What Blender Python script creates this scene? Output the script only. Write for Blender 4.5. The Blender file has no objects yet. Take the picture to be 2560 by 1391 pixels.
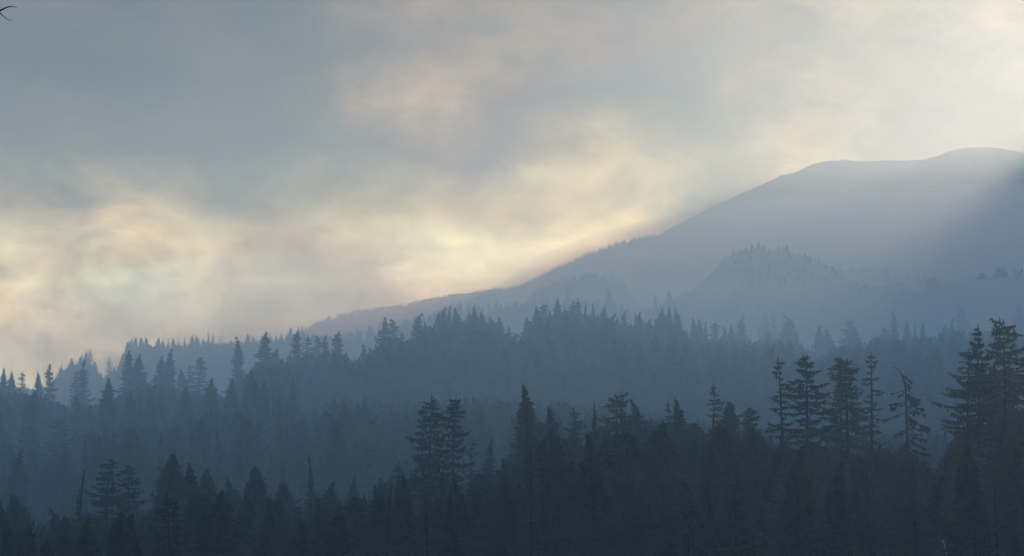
import bpy, math, random
import numpy as np
from mathutils import Matrix, Vector

scene = bpy.context.scene
R = math.radians

# ------------------------------------------------------------------ camera
F_PX, CX, CY, PITCH = 5774.0, 1280.0, 695.5, R(5.5)
cam_data = bpy.data.cameras.new('camera')
cam = bpy.data.objects.new('camera', cam_data)
scene.collection.objects.link(cam)
cam_data.sensor_width = 36.0
cam_data.lens = 36.0 * F_PX / 2560.0
cam_data.clip_start = 0.1
cam_data.clip_end = 30000
cam.location = (0, 0, 0)
cam.rotation_euler = (math.pi / 2 + PITCH, 0, 0)
scene.camera = cam

def direction(px, py):
    """tangent of the azimuth and of the elevation of a line of sight"""
    x = (np.asarray(px, float) - CX) / F_PX
    y = -(np.asarray(py, float) - CY) / F_PX
    c, s = math.cos(PITCH), math.sin(PITCH)
    fy, fz = c - y * s, s + y * c
    return np.arctan2(x, fy), fz / np.hypot(x, fy)      # azimuth, tan(elevation)

# ------------------------------------------------------------------ sun, exposure
SUN_AZ, SUN_EL = direction(2835, 174)
SUN_AZ = float(SUN_AZ); SUN_EL = math.atan(float(SUN_EL))
sun_d = bpy.data.lights.new('sun', 'SUN')
sun_d.energy = 1.7
sun_d.angle = R(1.1)
sun_d.color = (1.0, 0.97, 0.82)
sun = bpy.data.objects.new('sun', sun_d)
scene.collection.objects.link(sun)
to_sun = Vector((math.sin(SUN_AZ) * math.cos(SUN_EL), math.cos(SUN_AZ) * math.cos(SUN_EL), math.sin(SUN_EL)))
sun.rotation_euler = to_sun.to_track_quat('Z', 'Y').to_euler()

HAZE_DENSITY = 0.00015
MIST_DENSITY = 0.00080
MIST_TOP = 128.0
MIST_COLOR = (0.38, 0.76, 1.0, 1)
BANK_DENSITY = 0.0026
HAZE_COLOR = (0.72, 0.88, 1.0, 1)
HAZE_G = 0.8

scene.view_settings.view_transform = 'Standard'
scene.view_settings.look = 'None'
scene.view_settings.exposure = -1.0
scene.view_settings.gamma = 1
scene.view_settings.use_curve_mapping = False
scene.render.engine = 'CYCLES'
scene.cycles.use_denoising = True
scene.cycles.max_bounces = 4
scene.cycles.diffuse_bounces = 2
scene.cycles.volume_bounces = 2
scene.cycles.sample_clamp_indirect = 4

# ------------------------------------------------------------------ world: sky with broken cloud
# cloud brightness by azimuth (columns) and elevation (rows), linear light
SKY_PX = [0, 256, 512, 768, 1024, 1280, 1536, 1792, 2048, 2304, 2560]
SKY_PY = [0, 130, 260, 390, 520, 650, 780, 900]
#SKYTABLE-BEGIN
SKY = [
 [(0.160,0.120,0.173),(0.126,0.099,0.076),(0.126,0.099,0.076),(0.178,0.108,0.080),(0.500,0.315,0.155),(0.430,0.258,0.118),(0.223,0.116,0.085),(0.374,0.242,0.112),(0.544,0.358,0.140),(0.572,0.382,0.145),(0.591,0.401,0.149)],
 [(0.124,0.100,0.077),(0.124,0.100,0.077),(0.124,0.100,0.077),(0.137,0.102,0.079),(0.288,0.160,0.098),(0.604,0.391,0.155),(0.403,0.202,0.113),(0.202,0.114,0.085),(0.328,0.228,0.111),(0.389,0.246,0.118),(0.593,0.404,0.156)],
 [(0.123,0.101,0.076),(0.123,0.101,0.076),(0.123,0.101,0.076),(0.204,0.116,0.084),(0.924,0.690,0.345),(0.287,0.131,0.092),(0.123,0.101,0.076),(0.123,0.101,0.076),(0.661,0.499,0.169),(0.151,0.106,0.079),(0.228,0.159,0.091)],
 [(0.153,0.114,0.081),(0.229,0.129,0.088),(0.145,0.112,0.080),(0.113,0.105,0.077),(0.291,0.150,0.096),(0.235,0.131,0.089),(0.944,0.812,0.268),(0.284,0.292,0.115),(0.706,0.643,0.196),(0.141,0.111,0.079),(0.213,0.166,0.092)],
 [(0.882,0.710,0.318),(1.971,1.904,0.992),(0.519,0.494,0.263),(0.563,0.546,0.260),(1.115,1.129,0.552),(1.362,1.416,0.715),(2.448,2.584,1.271),(0.291,0.320,0.131),(0.726,0.706,0.225),(0.145,0.122,0.089),(0.219,0.183,0.104)],
 [(2.232,2.637,1.712),(2.369,2.373,1.254),(2.001,2.224,1.357),(1.316,1.246,0.722),(3.145,4.160,2.705),(3.210,4.449,2.874),(2.216,2.607,1.457),(0.262,0.323,0.152),(0.664,0.713,0.274),(0.132,0.123,0.098),(0.202,0.185,0.118)],
 [(3.301,3.364,1.517),(3.179,5.171,4.370),(2.858,4.821,4.168),(1.720,2.835,2.290),(3.913,5.531,3.860),(2.999,4.454,3.087),(2.089,2.610,1.579),(0.247,0.323,0.167),(0.631,0.713,0.307),(0.125,0.123,0.105),(0.191,0.185,0.127)],
 [(2.873,4.943,4.478),(4.518,7.672,6.667),(4.055,7.153,6.354),(2.444,4.205,3.497),(3.996,5.862,4.230),(2.890,4.459,3.195),(2.021,2.613,1.642),(0.240,0.323,0.175),(0.612,0.714,0.323),(0.122,0.124,0.108),(0.187,0.185,0.133)]]
#SKYTABLE-END
TARGET = [
 [(118,133,150),(118,133,148),(124,135,147),(138,143,150),(165,163,160),(172,170,165),(172,171,167),(195,193,182),(208,206,190),(222,219,198),(235,230,205)],
 [(120,135,150),(120,134,148),(126,136,146),(140,144,150),(165,165,163),(176,174,168),(180,178,170),(190,189,178),(208,208,190),(220,219,198),(236,232,208)],
 [(125,138,150),(128,138,148),(135,142,148),(150,153,155),(186,182,173),(170,169,166),(176,174,168),(188,187,175),(215,213,195),(220,218,200),(232,229,210)],
 [(150,155,158),(155,158,158),(150,154,156),(150,154,156),(172,172,168),(180,178,168),(215,208,185),(200,202,188),(228,222,195),(228,226,208),(228,226,210)],
 [(178,176,170),(188,184,174),(175,176,170),(180,180,172),(195,192,178),(205,200,183),(218,211,189),(215,212,190),(228,222,200),(228,222,200),(228,222,200)],
 [(205,195,178),(205,198,182),(208,200,184),(200,197,184),(210,204,186),(225,215,190),(228,220,195),(225,217,192),(228,222,200),(228,222,200),(228,222,200)],
 [(215,203,183),(196,196,184),(198,197,185),(208,204,186),(225,216,190),(228,218,192),(228,220,195),(225,217,192),(228,222,200),(228,222,200),(228,222,200)],
 [(203,200,186),(196,196,185),(198,197,185),(208,204,186),(225,216,190),(228,218,192),(228,220,195),(225,217,192),(228,222,200),(228,222,200),(228,222,200)]]
def lin(c):
    c = c / 255.0
    return c / 12.92 if c <= 0.04045 else ((c + 0.055) / 1.055) ** 2.4
if SKY is None:
    SKY = [[tuple(lin(v) * 1.3 for v in c) for c in row] for row in TARGET]

world = bpy.data.worlds.new('World')
scene.world = world
world.use_nodes = True
nt = world.node_tree
for n in list(nt.nodes):
    nt.nodes.remove(n)
def N(t, **kw):
    n = nt.nodes.new(t)
    for k, v in kw.items():
        setattr(n, k, v)
    return n
def link(a, b):
    nt.links.new(a, b)
def M(op, a, b=None, c=None):
    n = N('ShaderNodeMath', operation=op)
    for i, v in enumerate((a, b, c)):
        if v is None:
            continue
        if isinstance(v, (int, float)):
            n.inputs[i].default_value = v
        else:
            link(v, n.inputs[i])
    return n.outputs[0]
tc = N('ShaderNodeTexCoord')
# billows: the direction itself is warped by fractal noise before the cloud masses are looked up
def noise(vec, scale, detail, rough, dist=0.0):
    n = N('ShaderNodeTexNoise')
    n.inputs['Scale'].default_value = scale
    n.inputs['Detail'].default_value = detail
    n.inputs['Roughness'].default_value = rough
    n.inputs['Distortion'].default_value = dist
    link(vec, n.inputs['Vector'])
    return n
warp = noise(tc.outputs['Generated'], 13.0, 6.0, 0.58)
wsub = N('ShaderNodeVectorMath', operation='SUBTRACT'); link(warp.outputs['Color'], wsub.inputs[0]); wsub.inputs[1].default_value = (.5, .5, .5)
wmul = N('ShaderNodeVectorMath', operation='MULTIPLY'); link(wsub.outputs[0], wmul.inputs[0]); wmul.inputs[1].default_value = (0.10, 0.10, 0.045)
wadd = N('ShaderNodeVectorMath', operation='ADD'); link(tc.outputs['Generated'], wadd.inputs[0]); link(wmul.outputs[0], wadd.inputs[1])
wn = N('ShaderNodeVectorMath', operation='NORMALIZE'); link(wadd.outputs[0], wn.inputs[0])
sep = N('ShaderNodeSeparateXYZ'); link(wn.outputs[0], sep.inputs[0])
az = M('ARCTAN2', sep.outputs[0], sep.outputs[1])
el = M('ARCSINE', sep.outputs[2])
azs = [float(direction(p, 400)[0]) for p in SKY_PX]
els = [math.atan(float(direction(1280, p)[1])) for p in SKY_PY]
AZ0, AZ1 = azs[0] - 0.03, azs[-1] + 0.03
u = M('DIVIDE', M('SUBTRACT', az, AZ0), AZ1 - AZ0)
row_out = []
RMAX = 20.0
for row in SKY:
    cr = N('ShaderNodeValToRGB')
    cr.color_ramp.interpolation = 'CARDINAL'
    el_ = cr.color_ramp.elements
    while len(el_) > 1:
        el_.remove(el_[-1])
    for i, c in enumerate(row):
        pos = (azs[i] - AZ0) / (AZ1 - AZ0)
        e = el_[0] if i == 0 else el_.new(pos)
        e.position = pos
        e.color = (c[0] / RMAX, c[1] / RMAX, c[2] / RMAX, 1)     # a ramp holds values up to 1 only
    link(u, cr.inputs[0])
    row_out.append(cr.outputs[0])
def mix(fac, a, b, mode='MIX'):
    n = N('ShaderNodeMix', data_type='RGBA', blend_type=mode)
    if isinstance(fac, (int, float)):
        n.inputs[0].default_value = fac
    else:
        link(fac, n.inputs[0])
    for k, v in ((6, a), (7, b)):
        if isinstance(v, tuple):
            n.inputs[k].default_value = v
        else:
            link(v, n.inputs[k])
    return n.outputs[2]
def step(x, a, b, smooth=True):
    n = N('ShaderNodeMapRange', interpolation_type='SMOOTHSTEP' if smooth else 'LINEAR')
    link(x, n.inputs[0])
    n.inputs[1].default_value = a; n.inputs[2].default_value = b
    return n.outputs[0]
cloud = row_out[-1]
for i in range(len(SKY) - 2, -1, -1):
    cloud = mix(step(el, els[i + 1], els[i], False), cloud, row_out[i])
# finer wisps inside the masses
stretch = N('ShaderNodeMapping'); link(tc.outputs['Generated'], stretch.inputs[0])
stretch.inputs['Rotation'].default_value = (0, R(-28), 0)
stretch.inputs['Scale'].default_value = (1, 1, 1.9)
wisp = noise(stretch.outputs[0], 24.0, 8.0, 0.60, 0.25)
billow = noise(stretch.outputs[0], 9.0, 5.0, 0.55, 0.4)
wsum = M('ADD', M('MULTIPLY', M('SUBTRACT', wisp.outputs[0], 0.5), 2.8), M('MULTIPLY', M('SUBTRACT', billow.outputs[0], 0.5), 1.7))
wf = M('MULTIPLY', M('MAXIMUM', M('ADD', wsum, 1.0), 0.12), RMAX)
cloud = mix(1.0, cloud, wf, 'MULTIPLY')
# the rest of the sky: even blue-grey overcast over a clear NISHITA sky
sky_tex = N('ShaderNodeTexSky', sky_type='NISHITA')
sky_tex.sun_disc = False
sky_tex.sun_elevation = SUN_EL
sky_tex.sun_rotation = SUN_AZ
nish = mix(1.0, sky_tex.outputs[0], (0.20, 0.20, 0.20, 1), 'MULTIPLY')
back = mix(0.8, nish, (0.51, 0.76, 1.30, 1))
side = step(M('ABSOLUTE', M('ARCTAN2', sep.outputs[0], sep.outputs[1])), 0.24, 0.75)
up = step(el, els[0] + 0.015, els[0] + 0.45)
away = M('MAXIMUM', side, up)
full = mix(away, cloud, back)
bg = N('ShaderNodeBackground'); link(full, bg.inputs[0]); bg.inputs[1].default_value = 1.0
wo = N('ShaderNodeOutputWorld'); link(bg.outputs[0], wo.inputs[0])
world.cycles.sampling_method = 'MANUAL'
world.cycles.sample_map_resolution = 1024

# ------------------------------------------------------------------ helpers
def tag(o, label=None, cat=None, group=None, kind=None):
    if label: o['label'] = label
    if cat: o['category'] = cat
    if group: o['group'] = group
    if kind: o['kind'] = kind
    return o

def fresh(name):
    m = bpy.data.materials.new(name)
    m.use_nodes = True
    t = m.node_tree
    t.nodes.clear()
    return m, t

def mesh_from(name, verts, faces, mats, mat_idx=None, smooth=False):
    verts = np.asarray(verts, np.float32)
    me = bpy.data.meshes.new(name)
    me.vertices.add(len(verts))
    me.vertices.foreach_set('co', verts.ravel())
    if isinstance(faces, np.ndarray) and faces.ndim == 2:
        k = faces.shape[1]
        flat = faces.astype(np.int32).ravel()
        starts = np.arange(0, len(flat), k, dtype=np.int32)
        totals = np.full(len(faces), k, np.int32)
    else:
        flat = np.concatenate([np.asarray(f, np.int32) for f in faces])
        totals = np.array([len(f) for f in faces], np.int32)
        starts = np.concatenate([[0], np.cumsum(totals)[:-1]]).astype(np.int32)
    me.loops.add(len(flat))
    me.loops.foreach_set('vertex_index', flat)
    me.polygons.add(len(totals))
    me.polygons.foreach_set('loop_start', starts)
    me.polygons.foreach_set('loop_total', totals)
    for m in mats:
        me.materials.append(m)
    if mat_idx is not None:
        me.polygons.foreach_set('material_index', np.asarray(mat_idx, np.int32))
    if smooth:
        me.polygons.foreach_set('use_smooth', np.ones(len(totals), bool))
    me.update(calc_edges=True)
    return me

def new_object(name, data, parent=None):
    o = bpy.data.objects.new(name, data)
    scene.collection.objects.link(o)
    if parent is not None:
        o.parent = parent
    return o

# ------------------------------------------------------------------ materials
def foliage_material(name, dark, light, brown):
    m, t = fresh(name)
    L = t.links.new
    out = t.nodes.new('ShaderNodeOutputMaterial')
    geo = t.nodes.new('ShaderNodeTexCoord')
    n1 = t.nodes.new('ShaderNodeTexNoise'); n1.inputs['Scale'].default_value = 0.45; n1.inputs['Detail'].default_value = 4
    L(geo.outputs['Object'], n1.inputs['Vector'])
    oi = t.nodes.new('ShaderNodeObjectInfo')
    ad = t.nodes.new('ShaderNodeMath'); ad.operation = 'MULTIPLY_ADD'
    L(oi.outputs['Random'], ad.inputs[0]); ad.inputs[1].default_value = 0.45; L(n1.outputs[0], ad.inputs[2])
    cr = t.nodes.new('ShaderNodeValToRGB')
    cr.color_ramp.elements[0].position = 0.40; cr.color_ramp.elements[0].color = (*dark, 1)
    cr.color_ramp.elements[1].position = 0.80; cr.color_ramp.elements[1].color = (*light, 1)
    L(ad.outputs[0], cr.inputs[0])
    n2 = t.nodes.new('ShaderNodeTexNoise'); n2.inputs['Scale'].default_value = 1.3; n2.inputs['Detail'].default_value = 3
    L(geo.outputs['Object'], n2.inputs['Vector'])
    mr = t.nodes.new('ShaderNodeMapRange'); mr.inputs[1].default_value = 0.58; mr.inputs[2].default_value = 0.8
    L(n2.outputs[0], mr.inputs[0])
    mx = t.nodes.new('ShaderNodeMix'); mx.data_type = 'RGBA'
    L(mr.outputs[0], mx.inputs[0]); L(cr.outputs[0], mx.inputs[6]); mx.inputs[7].default_value = (*brown, 1)
    d = t.nodes.new('ShaderNodeBsdfPrincipled')
    d.inputs['Roughness'].default_value = 0.75
    d.inputs['Specular IOR Level'].default_value = 0.04
    L(mx.outputs[2], d.inputs['Base Color'])
    tr = t.nodes.new('ShaderNodeBsdfTranslucent'); L(mx.outputs[2], tr.inputs[0])
    ms = t.nodes.new('ShaderNodeMixShader'); ms.inputs[0].default_value = 0.15
    L(d.outputs[0], ms.inputs[1]); L(tr.outputs[0], ms.inputs[2])
    L(ms.outputs[0], out.inputs[0])
    return m

def plain_material(name, a, b, scale, rough=0.9, bump=0.0):
    m, t = fresh(name)
    L = t.links.new
    out = t.nodes.new('ShaderNodeOutputMaterial')
    geo = t.nodes.new('ShaderNodeTexCoord')
    n1 = t.nodes.new('ShaderNodeTexNoise'); n1.inputs['Scale'].default_value = scale; n1.inputs['Detail'].default_value = 6
    L(geo.outputs['Object'], n1.inputs['Vector'])
    mx = t.nodes.new('ShaderNodeMix'); mx.data_type = 'RGBA'
    L(n1.outputs[0], mx.inputs[0]); mx.inputs[6].default_value = (*a, 1); mx.inputs[7].default_value = (*b, 1)
    d = t.nodes.new('ShaderNodeBsdfPrincipled'); d.inputs['Roughness'].default_value = rough
    d.inputs['Specular IOR Level'].default_value = 0.2
    L(mx.outputs[2], d.inputs['Base Color'])
    if bump:
        bp = t.nodes.new('ShaderNodeBump'); bp.inputs['Strength'].default_value = 1; bp.inputs['Distance'].default_value = bump
        L(n1.outputs[0], bp.inputs['Height']); L(bp.outputs[0], d.inputs['Normal'])
    L(d.outputs[0], out.inputs[0])
    return m

MAT_FIR = foliage_material('fir_needles', (0.014, 0.026, 0.016), (0.078, 0.108, 0.050), (0.085, 0.074, 0.040))
MAT_BARK = plain_material('bark', (0.016, 0.014, 0.013), (0.034, 0.030, 0.027), 2.0)
MAT_PALE = plain_material('bleached_wood', (0.50, 0.47, 0.42), (0.72, 0.69, 0.63), 3.0)
MAT_GREYWOOD = plain_material('weathered_wood', (0.22, 0.20, 0.18), (0.36, 0.34, 0.31), 3.0)
MAT_FLOOR = plain_material('forest_floor', (0.020, 0.028, 0.018), (0.055, 0.060, 0.036), 0.06, bump=2.0)
MAT_TWIG = plain_material('dark_twig', (0.012, 0.012, 0.014), (0.03, 0.028, 0.028), 20)

def mountain_material(name, z_lo, z_hi):
    """dark forest and heath low down, grey scree and rock above the tree line"""
    m, t = fresh(name)
    L = t.links.new
    out = t.nodes.new('ShaderNodeOutputMaterial')
    geo = t.nodes.new('ShaderNodeNewGeometry')
    n1 = t.nodes.new('ShaderNodeTexNoise'); n1.inputs['Scale'].default_value = 0.006; n1.inputs['Detail'].default_value = 9; n1.inputs['Roughness'].default_value = 0.6
    L(geo.outputs['Position'], n1.inputs['Vector'])
    sp = t.nodes.new('ShaderNodeSeparateXYZ'); L(geo.outputs['Position'], sp.inputs[0])
    h = t.nodes.new('ShaderNodeMath'); h.operation = 'MULTIPLY_ADD'
    L(n1.outputs[0], h.inputs[0]); h.inputs[1].default_value = 230; L(sp.outputs[2], h.inputs[2])
    mr = t.nodes.new('ShaderNodeMapRange'); mr.inputs[1].default_value = z_lo + 115; mr.inputs[2].default_value = z_hi + 115
    L(h.outputs[0], mr.inputs[0])
    rock = t.nodes.new('ShaderNodeMix'); rock.data_type = 'RGBA'
    n2 = t.nodes.new('ShaderNodeTexNoise'); n2.inputs['Scale'].default_value = 0.02; n2.inputs['Detail'].default_value = 10
    L(geo.outputs['Position'], n2.inputs['Vector'])
    L(n2.outputs[0], rock.inputs[0]); rock.inputs[6].default_value = (0.12, 0.115, 0.105, 1); rock.inputs[7].default_value = (0.24, 0.225, 0.205, 1)
    veg = t.nodes.new('ShaderNodeMix'); veg.data_type = 'RGBA'
    L(n2.outputs[0], veg.inputs[0]); veg.inputs[6].default_value = (0.022, 0.030, 0.020, 1); veg.inputs[7].default_value = (0.065, 0.068, 0.040, 1)
    mx = t.nodes.new('ShaderNodeMix'); mx.data_type = 'RGBA'
    L(mr.outputs[0], mx.inputs[0]); L(veg.outputs[2], mx.inputs[6]); L(rock.outputs[2], mx.inputs[7])
    d = t.nodes.new('ShaderNodeBsdfPrincipled'); d.inputs['Roughness'].default_value = 0.95; d.inputs['Specular IOR Level'].default_value = 0.1
    L(mx.outputs[2], d.inputs['Base Color'])
    bp = t.nodes.new('ShaderNodeBump'); bp.inputs['Distance'].default_value = 12
    L(n2.outputs[0], bp.inputs['Height']); L(bp.outputs[0], d.inputs['Normal'])
    L(d.outputs[0], out.inputs[0])
    return m
MAT_MOUNT = mountain_material('mountain_slope', 310, 400)
MAT_HILL = mountain_material('hill_slope', 215, 250)

# ------------------------------------------------------------------ terrain
# each ridge: (photo column, photo row of the bare ground on the crest, distance in m)
RIDGES = [
 ('front', [(-900,1560,301),(0,1560,301),(500,1560,294),(800,1500,301),(1100,1440,315),(1500,1420,301),(1900,1360,301),(2250,1330,294),(2560,1290,273),(3400,1250,273)]),
 ('hollow', [(-900,1500,453),(0,1490,453),(1000,1420,453),(2000,1340,453),(2560,1300,453),(3400,1270,453)]),
 ('slope', [(-900,1240,704),(0,1235,704),(300,1200,704),(700,1185,704),(1000,1180,704),(1600,1160,722),(2560,1150,748),(3400,1120,748)]),
 ('middle', [(-900,1120,1050),(0,1085,1050),(400,1045,1050),(700,1000,1050),(850,985,1050),(1000,955,1050),(1100,930,1050),(1260,950,1050),(1400,920,1050),(1550,925,1050),(1700,945,1080),(1800,965,1250),(2000,965,1350),(2200,955,1350),(2400,930,1350),(2560,920,1350),(3400,860,1350)]),
 ('left', [(-900,1040,1900),(0,1005,1900),(110,1010,1900),(150,985,1900),(210,958,1900),(250,975,1900),(290,950,1900),(320,925,1900),(450,912,1900),(600,905,1900),(750,885,1900),(900,890,1920),(1100,900,1900),(1500,890,1950),(2000,880,1950),(2560,850,1950),(3400,800,1950)]),
 ('wooded', [(-900,1060,2300),(0,1000,2300),(300,965,2300),(700,905,2300),(760,870,2300),(820,862,2300),(900,850,2300),(1000,832,2300),(1080,810,2300),(1130,787,2300),(1200,787,2300),(1300,780,2300),(1400,772,2300),(1480,782,2300),(1520,777,2300),(1560,792,2300),(1600,810,2300),(1640,782,2300),(1675,772,2300),(1720,802,2300),(1760,827,2300),(2000,855,2300),(2560,850,2300),(3400,800,2300)]),
 ('spur', [(-900,1060,2560),(0,1010,2560),(700,960,2560),(1500,860,2560),(1690,818,2560),(1730,798,2560),(1800,778,2560),(1840,738,2560),(1870,712,2560),(1920,704,2560),(2000,700,2560),(2080,706,2560),(2150,712,2560),(2200,719,2560),(2260,725,2560),(2300,729,2560),(2340,714,2560),(2370,708,2560),(2400,701,2560),(2450,691,2560),(2480,688,2560),(2520,684,2560),(2560,676,2560),(3400,620,2560)]),
 ('knoll', [(-900,1060,2850),(0,1010,2850),(1000,900,2850),(1600,800,2850),(1690,744,2850),(1740,718,2850),(1762,698,2850),(1778,684,2850),(1798,664,2850),(1812,638,2850),(1830,632,2850),(1860,625,2850),(1900,621,2850),(1960,632,2850),(2000,642,2850),(2040,654,2850),(2080,670,2850),(2110,694,2850),(2200,715,2850),(2560,705,2850),(3400,690,2850)]),
 ('shoulder', [(-900,1060,3400),(0,1000,3400),(900,860,3400),(1200,790,3400),(1300,765,3400),(1335,722,3400),(1360,708,3400),(1400,699,3400),(1470,684,3400),(1530,686,3400),(1560,706,3400),(1600,745,3400),(1800,760,3400),(2000,720,3400),(2080,676,3400),(2160,666,3400),(2240,674,3400),(2330,698,3400),(2560,690,3400),(3400,690,3400)]),
 ('summit', [(-2500,1180,4700),(-900,1090,4700),(-300,1020,4700),(0,990,4700),(300,945,4700),(600,890,4700),(750,835,4695),(800,808,4691),(850,791,4687),(900,783,4683),(980,773,4676),(1050,758,4670),(1120,747,4665),(1200,736,4658),(1290,721,4650),(1340,703,4632),(1400,673,4607),(1450,650,4585),(1510,622,4560),(1560,609,4538),(1620,596,4512),(1650,584,4500),(1700,557,4466),(1760,525,4426),(1830,492,4380),(1890,463,4340),(1950,437,4300),(1980,429,4280),(2010,415,4260),(2060,403,4226),(2095,397,4203),(2110,395,4194),(2140,403,4177),(2180,402,4154),(2220,400,4131),(2310,397,4080),(2340,387,4062),(2365,377,4048),(2400,367,4028),(2430,366,4011),(2490,366,4000),(2530,375,4000),(2560,376,4000),(2600,363,4000),(2640,335,4000),(2662,292,4000),(2684,288,4000),(2708,250,4000),(2745,224,4000),(2785,222,4000),(2830,198,4000),(3000,225,4000),(3300,350,4000),(3800,560,4000),(5200,900,4000)]),  # peak beyond the right edge is unseen, added to shade the haze into shafts
]
ridge_tab = {}
for nm, pts in RIDGES:
    a = np.array(pts, float)
    azi, te = direction(a[:, 0], a[:, 1])
    ridge_tab[nm] = (azi, te * a[:, 2], a[:, 2])

_rng = np.random.RandomState(7)
_lat = _rng.rand(256, 256)
def vnoise(x, y):
    xi = np.floor(x).astype(int); yi = np.floor(y).astype(int)
    fx = x - xi; fy = y - yi
    fx = fx * fx * (3 - 2 * fx); fy = fy * fy * (3 - 2 * fy)
    g = lambda i, j: _lat[i & 255, j & 255]
    return (g(xi, yi) * (1 - fx) + g(xi + 1, yi) * fx) * (1 - fy) + (g(xi, yi + 1) * (1 - fx) + g(xi + 1, yi + 1) * fx) * fy
def fbm(x, y, octv=5, gain=0.5):
    s = np.zeros(np.broadcast(x, y).shape); a = 1.0; t = 0
    for k in range(octv):
        s += a * (vnoise(x * 2 ** k + 17.3 * k, y * 2 ** k + 9.1 * k) - 0.5); t += a; a *= gain
    return s / t

DIPS = {('middle', 'left'): 26, ('left', 'wooded'): 60, ('wooded', 'spur'): 50, ('spur', 'knoll'): 45, ('knoll', 'shoulder'): 50, ('shoulder', 'summit'): 40}
def knots(azi):
    """list of (distance, height) arrays along each azimuth"""
    azi = np.asarray(azi, float)
    one = np.ones_like(azi)
    ks = [(0 * one, -1.7 * one), (22 * one, -2.9 * one), (65 * one, -8.5 * one), (170 * one, -17.0 * one)]
    names = [n for n, _ in RIDGES]
    prev = None
    for nm in names:
        ta, tz, td = ridge_tab[nm]
        z = np.interp(azi, ta, tz); d = np.interp(azi, ta, td)
        if prev is not None and (prev[0], nm) in DIPS:
            dd = 0.55 * prev[1] + 0.45 * d
            zz = 0.6 * prev[2] + 0.4 * z - DIPS[(prev[0], nm)]
            ks.append((dd, np.minimum(zz, prev[2] - 6)))
        ks.append((d, z))
        prev = (nm, d, z)
    ks.append((prev[1] + 300, prev[2] - 80))
    ks.append((5250 * one, prev[2] * 0.2 - 60))
    return ks

def terrain_z(azi, r):
    azi = np.asarray(azi, float); r = np.asarray(r, float)
    azi, r = np.broadcast_arrays(azi, r)
    ks = knots(azi)
    z = np.array(ks[0][1], float).copy() * np.ones_like(r)
    for (d0, z0), (d1, z1) in zip(ks[:-1], ks[1:]):
        t = np.clip((r - d0) / np.maximum(d1 - d0, 1), 0, 1)
        s = 0.45 * t + 0.55 * t * t * (3 - 2 * t)
        z = np.where(r > d0, z0 + (z1 - z0) * s, z)
    x = np.sin(azi) * r; y = np.cos(azi) * r
    amp = np.clip((r - 60) / 400, 0, 1)
    # relief: small near the crests so that their outline stays, larger between them
    crest = np.ones_like(r)
    for nm in ('summit', 'knoll', 'spur'):
        ta, tz, td = ridge_tab[nm]
        crest = np.minimum(crest, np.clip(np.abs(r - np.interp(azi, ta, td)) / 190.0, 0.06, 1))
    z = z + amp * fbm(x / 60.0, y / 60.0, 4) * 5.0
    far = np.clip((r - 2050) / 900, 0, 1)
    g = 1 - np.abs(2 * fbm(x / 300.0 + 5, y / 520.0, 6, 0.55))
    z = z + far * crest * (fbm(x / 220.0, y / 220.0, 6) * 38 - (1 - g) * 75)
    z = z + far * (fbm(x / 26.0, y / 26.0, 4, 0.6) * 6.0 + (0.5 - np.abs(fbm(x / 70.0 + 3, y / 70.0, 4, 0.6))) * 14.0 - 7.0)
    edge = np.clip((r - 5050) / 180, 0, 1)
    return z * (1 - edge) + (-70) * edge

def ground_at(px, d):
    azi = float(direction(px, 1000)[0])
    return math.sin(azi) * d, math.cos(azi) * d, float(terrain_z(azi, d))

az_fine = np.arange(R(-15.5), R(15.5), R(0.045))
az_all = np.concatenate([np.linspace(R(-180), R(-40), 60), np.linspace(R(-39), R(-15.6), 70), az_fine, np.linspace(R(15.7), R(39), 70), np.linspace(R(40), R(180), 60)])
def ring_block(name, r0, r1, n, mat):
    r = np.linspace(r0, r1, n)
    A, RR = np.meshgrid(az_all, r, indexing='ij')
    Z = terrain_z(A, RR)
    V = np.stack([np.sin(A) * RR, np.cos(A) * RR, Z], -1).reshape(-1, 3)
    na, nr = A.shape
    i = np.arange(na - 1)[:, None] * nr + np.arange(nr - 1)[None, :]
    Fc = np.stack([i, i + 1, i + nr + 1, i + nr], -1).reshape(-1, 4)
    # faces look up
    o = new_object(name, mesh_from(name, V, Fc[:, ::-1], [mat], smooth=True))
    tag(o, kind='structure')
    return o
ring_block('ground', 0.0, 1420.0, 130, MAT_FLOOR)
ring_block('wooded_hill', 1420.0, 2290.0, 90, MAT_FLOOR)
ring_block('rocky_hill', 2290.0, 3120.0, 110, MAT_HILL)
ring_block('mountain', 3120.0, 5260.0, 170, MAT_MOUNT)

# ------------------------------------------------------------------ haze
HZ = 5290.0
top = 760.0
hv = [(x, y, z) for z in (-75.0, top) for x, y in ((-HZ, -HZ), (HZ, -HZ), (HZ, HZ), (-HZ, HZ))]
hf = [(0, 3, 2, 1), (4, 5, 6, 7), (0, 1, 5, 4), (1, 2, 6, 5), (2, 3, 7, 6), (3, 0, 4, 7)]
def air(name, density, color=HAZE_COLOR, g=HAZE_G):
    hm, ht = fresh(name)
    ho = ht.nodes.new('ShaderNodeOutputMaterial')
    pv = ht.nodes.new('ShaderNodeVolumePrincipled')
    pv.inputs['Color'].default_value = color
    pv.inputs['Absorption Color'].default_value = (0.92, 0.92, 0.92, 1)
    pv.inputs['Density'].default_value = density
    pv.inputs['Anisotropy'].default_value = g
    ht.links.new(pv.outputs[0], ho.inputs['Volume'])
    return hm
haze = new_object('haze', mesh_from('haze', hv, hf, [air('haze_air', HAZE_DENSITY)]))
tag(haze, 'thin blue haze veiling the ridges and the mountain', kind='stuff')
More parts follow.
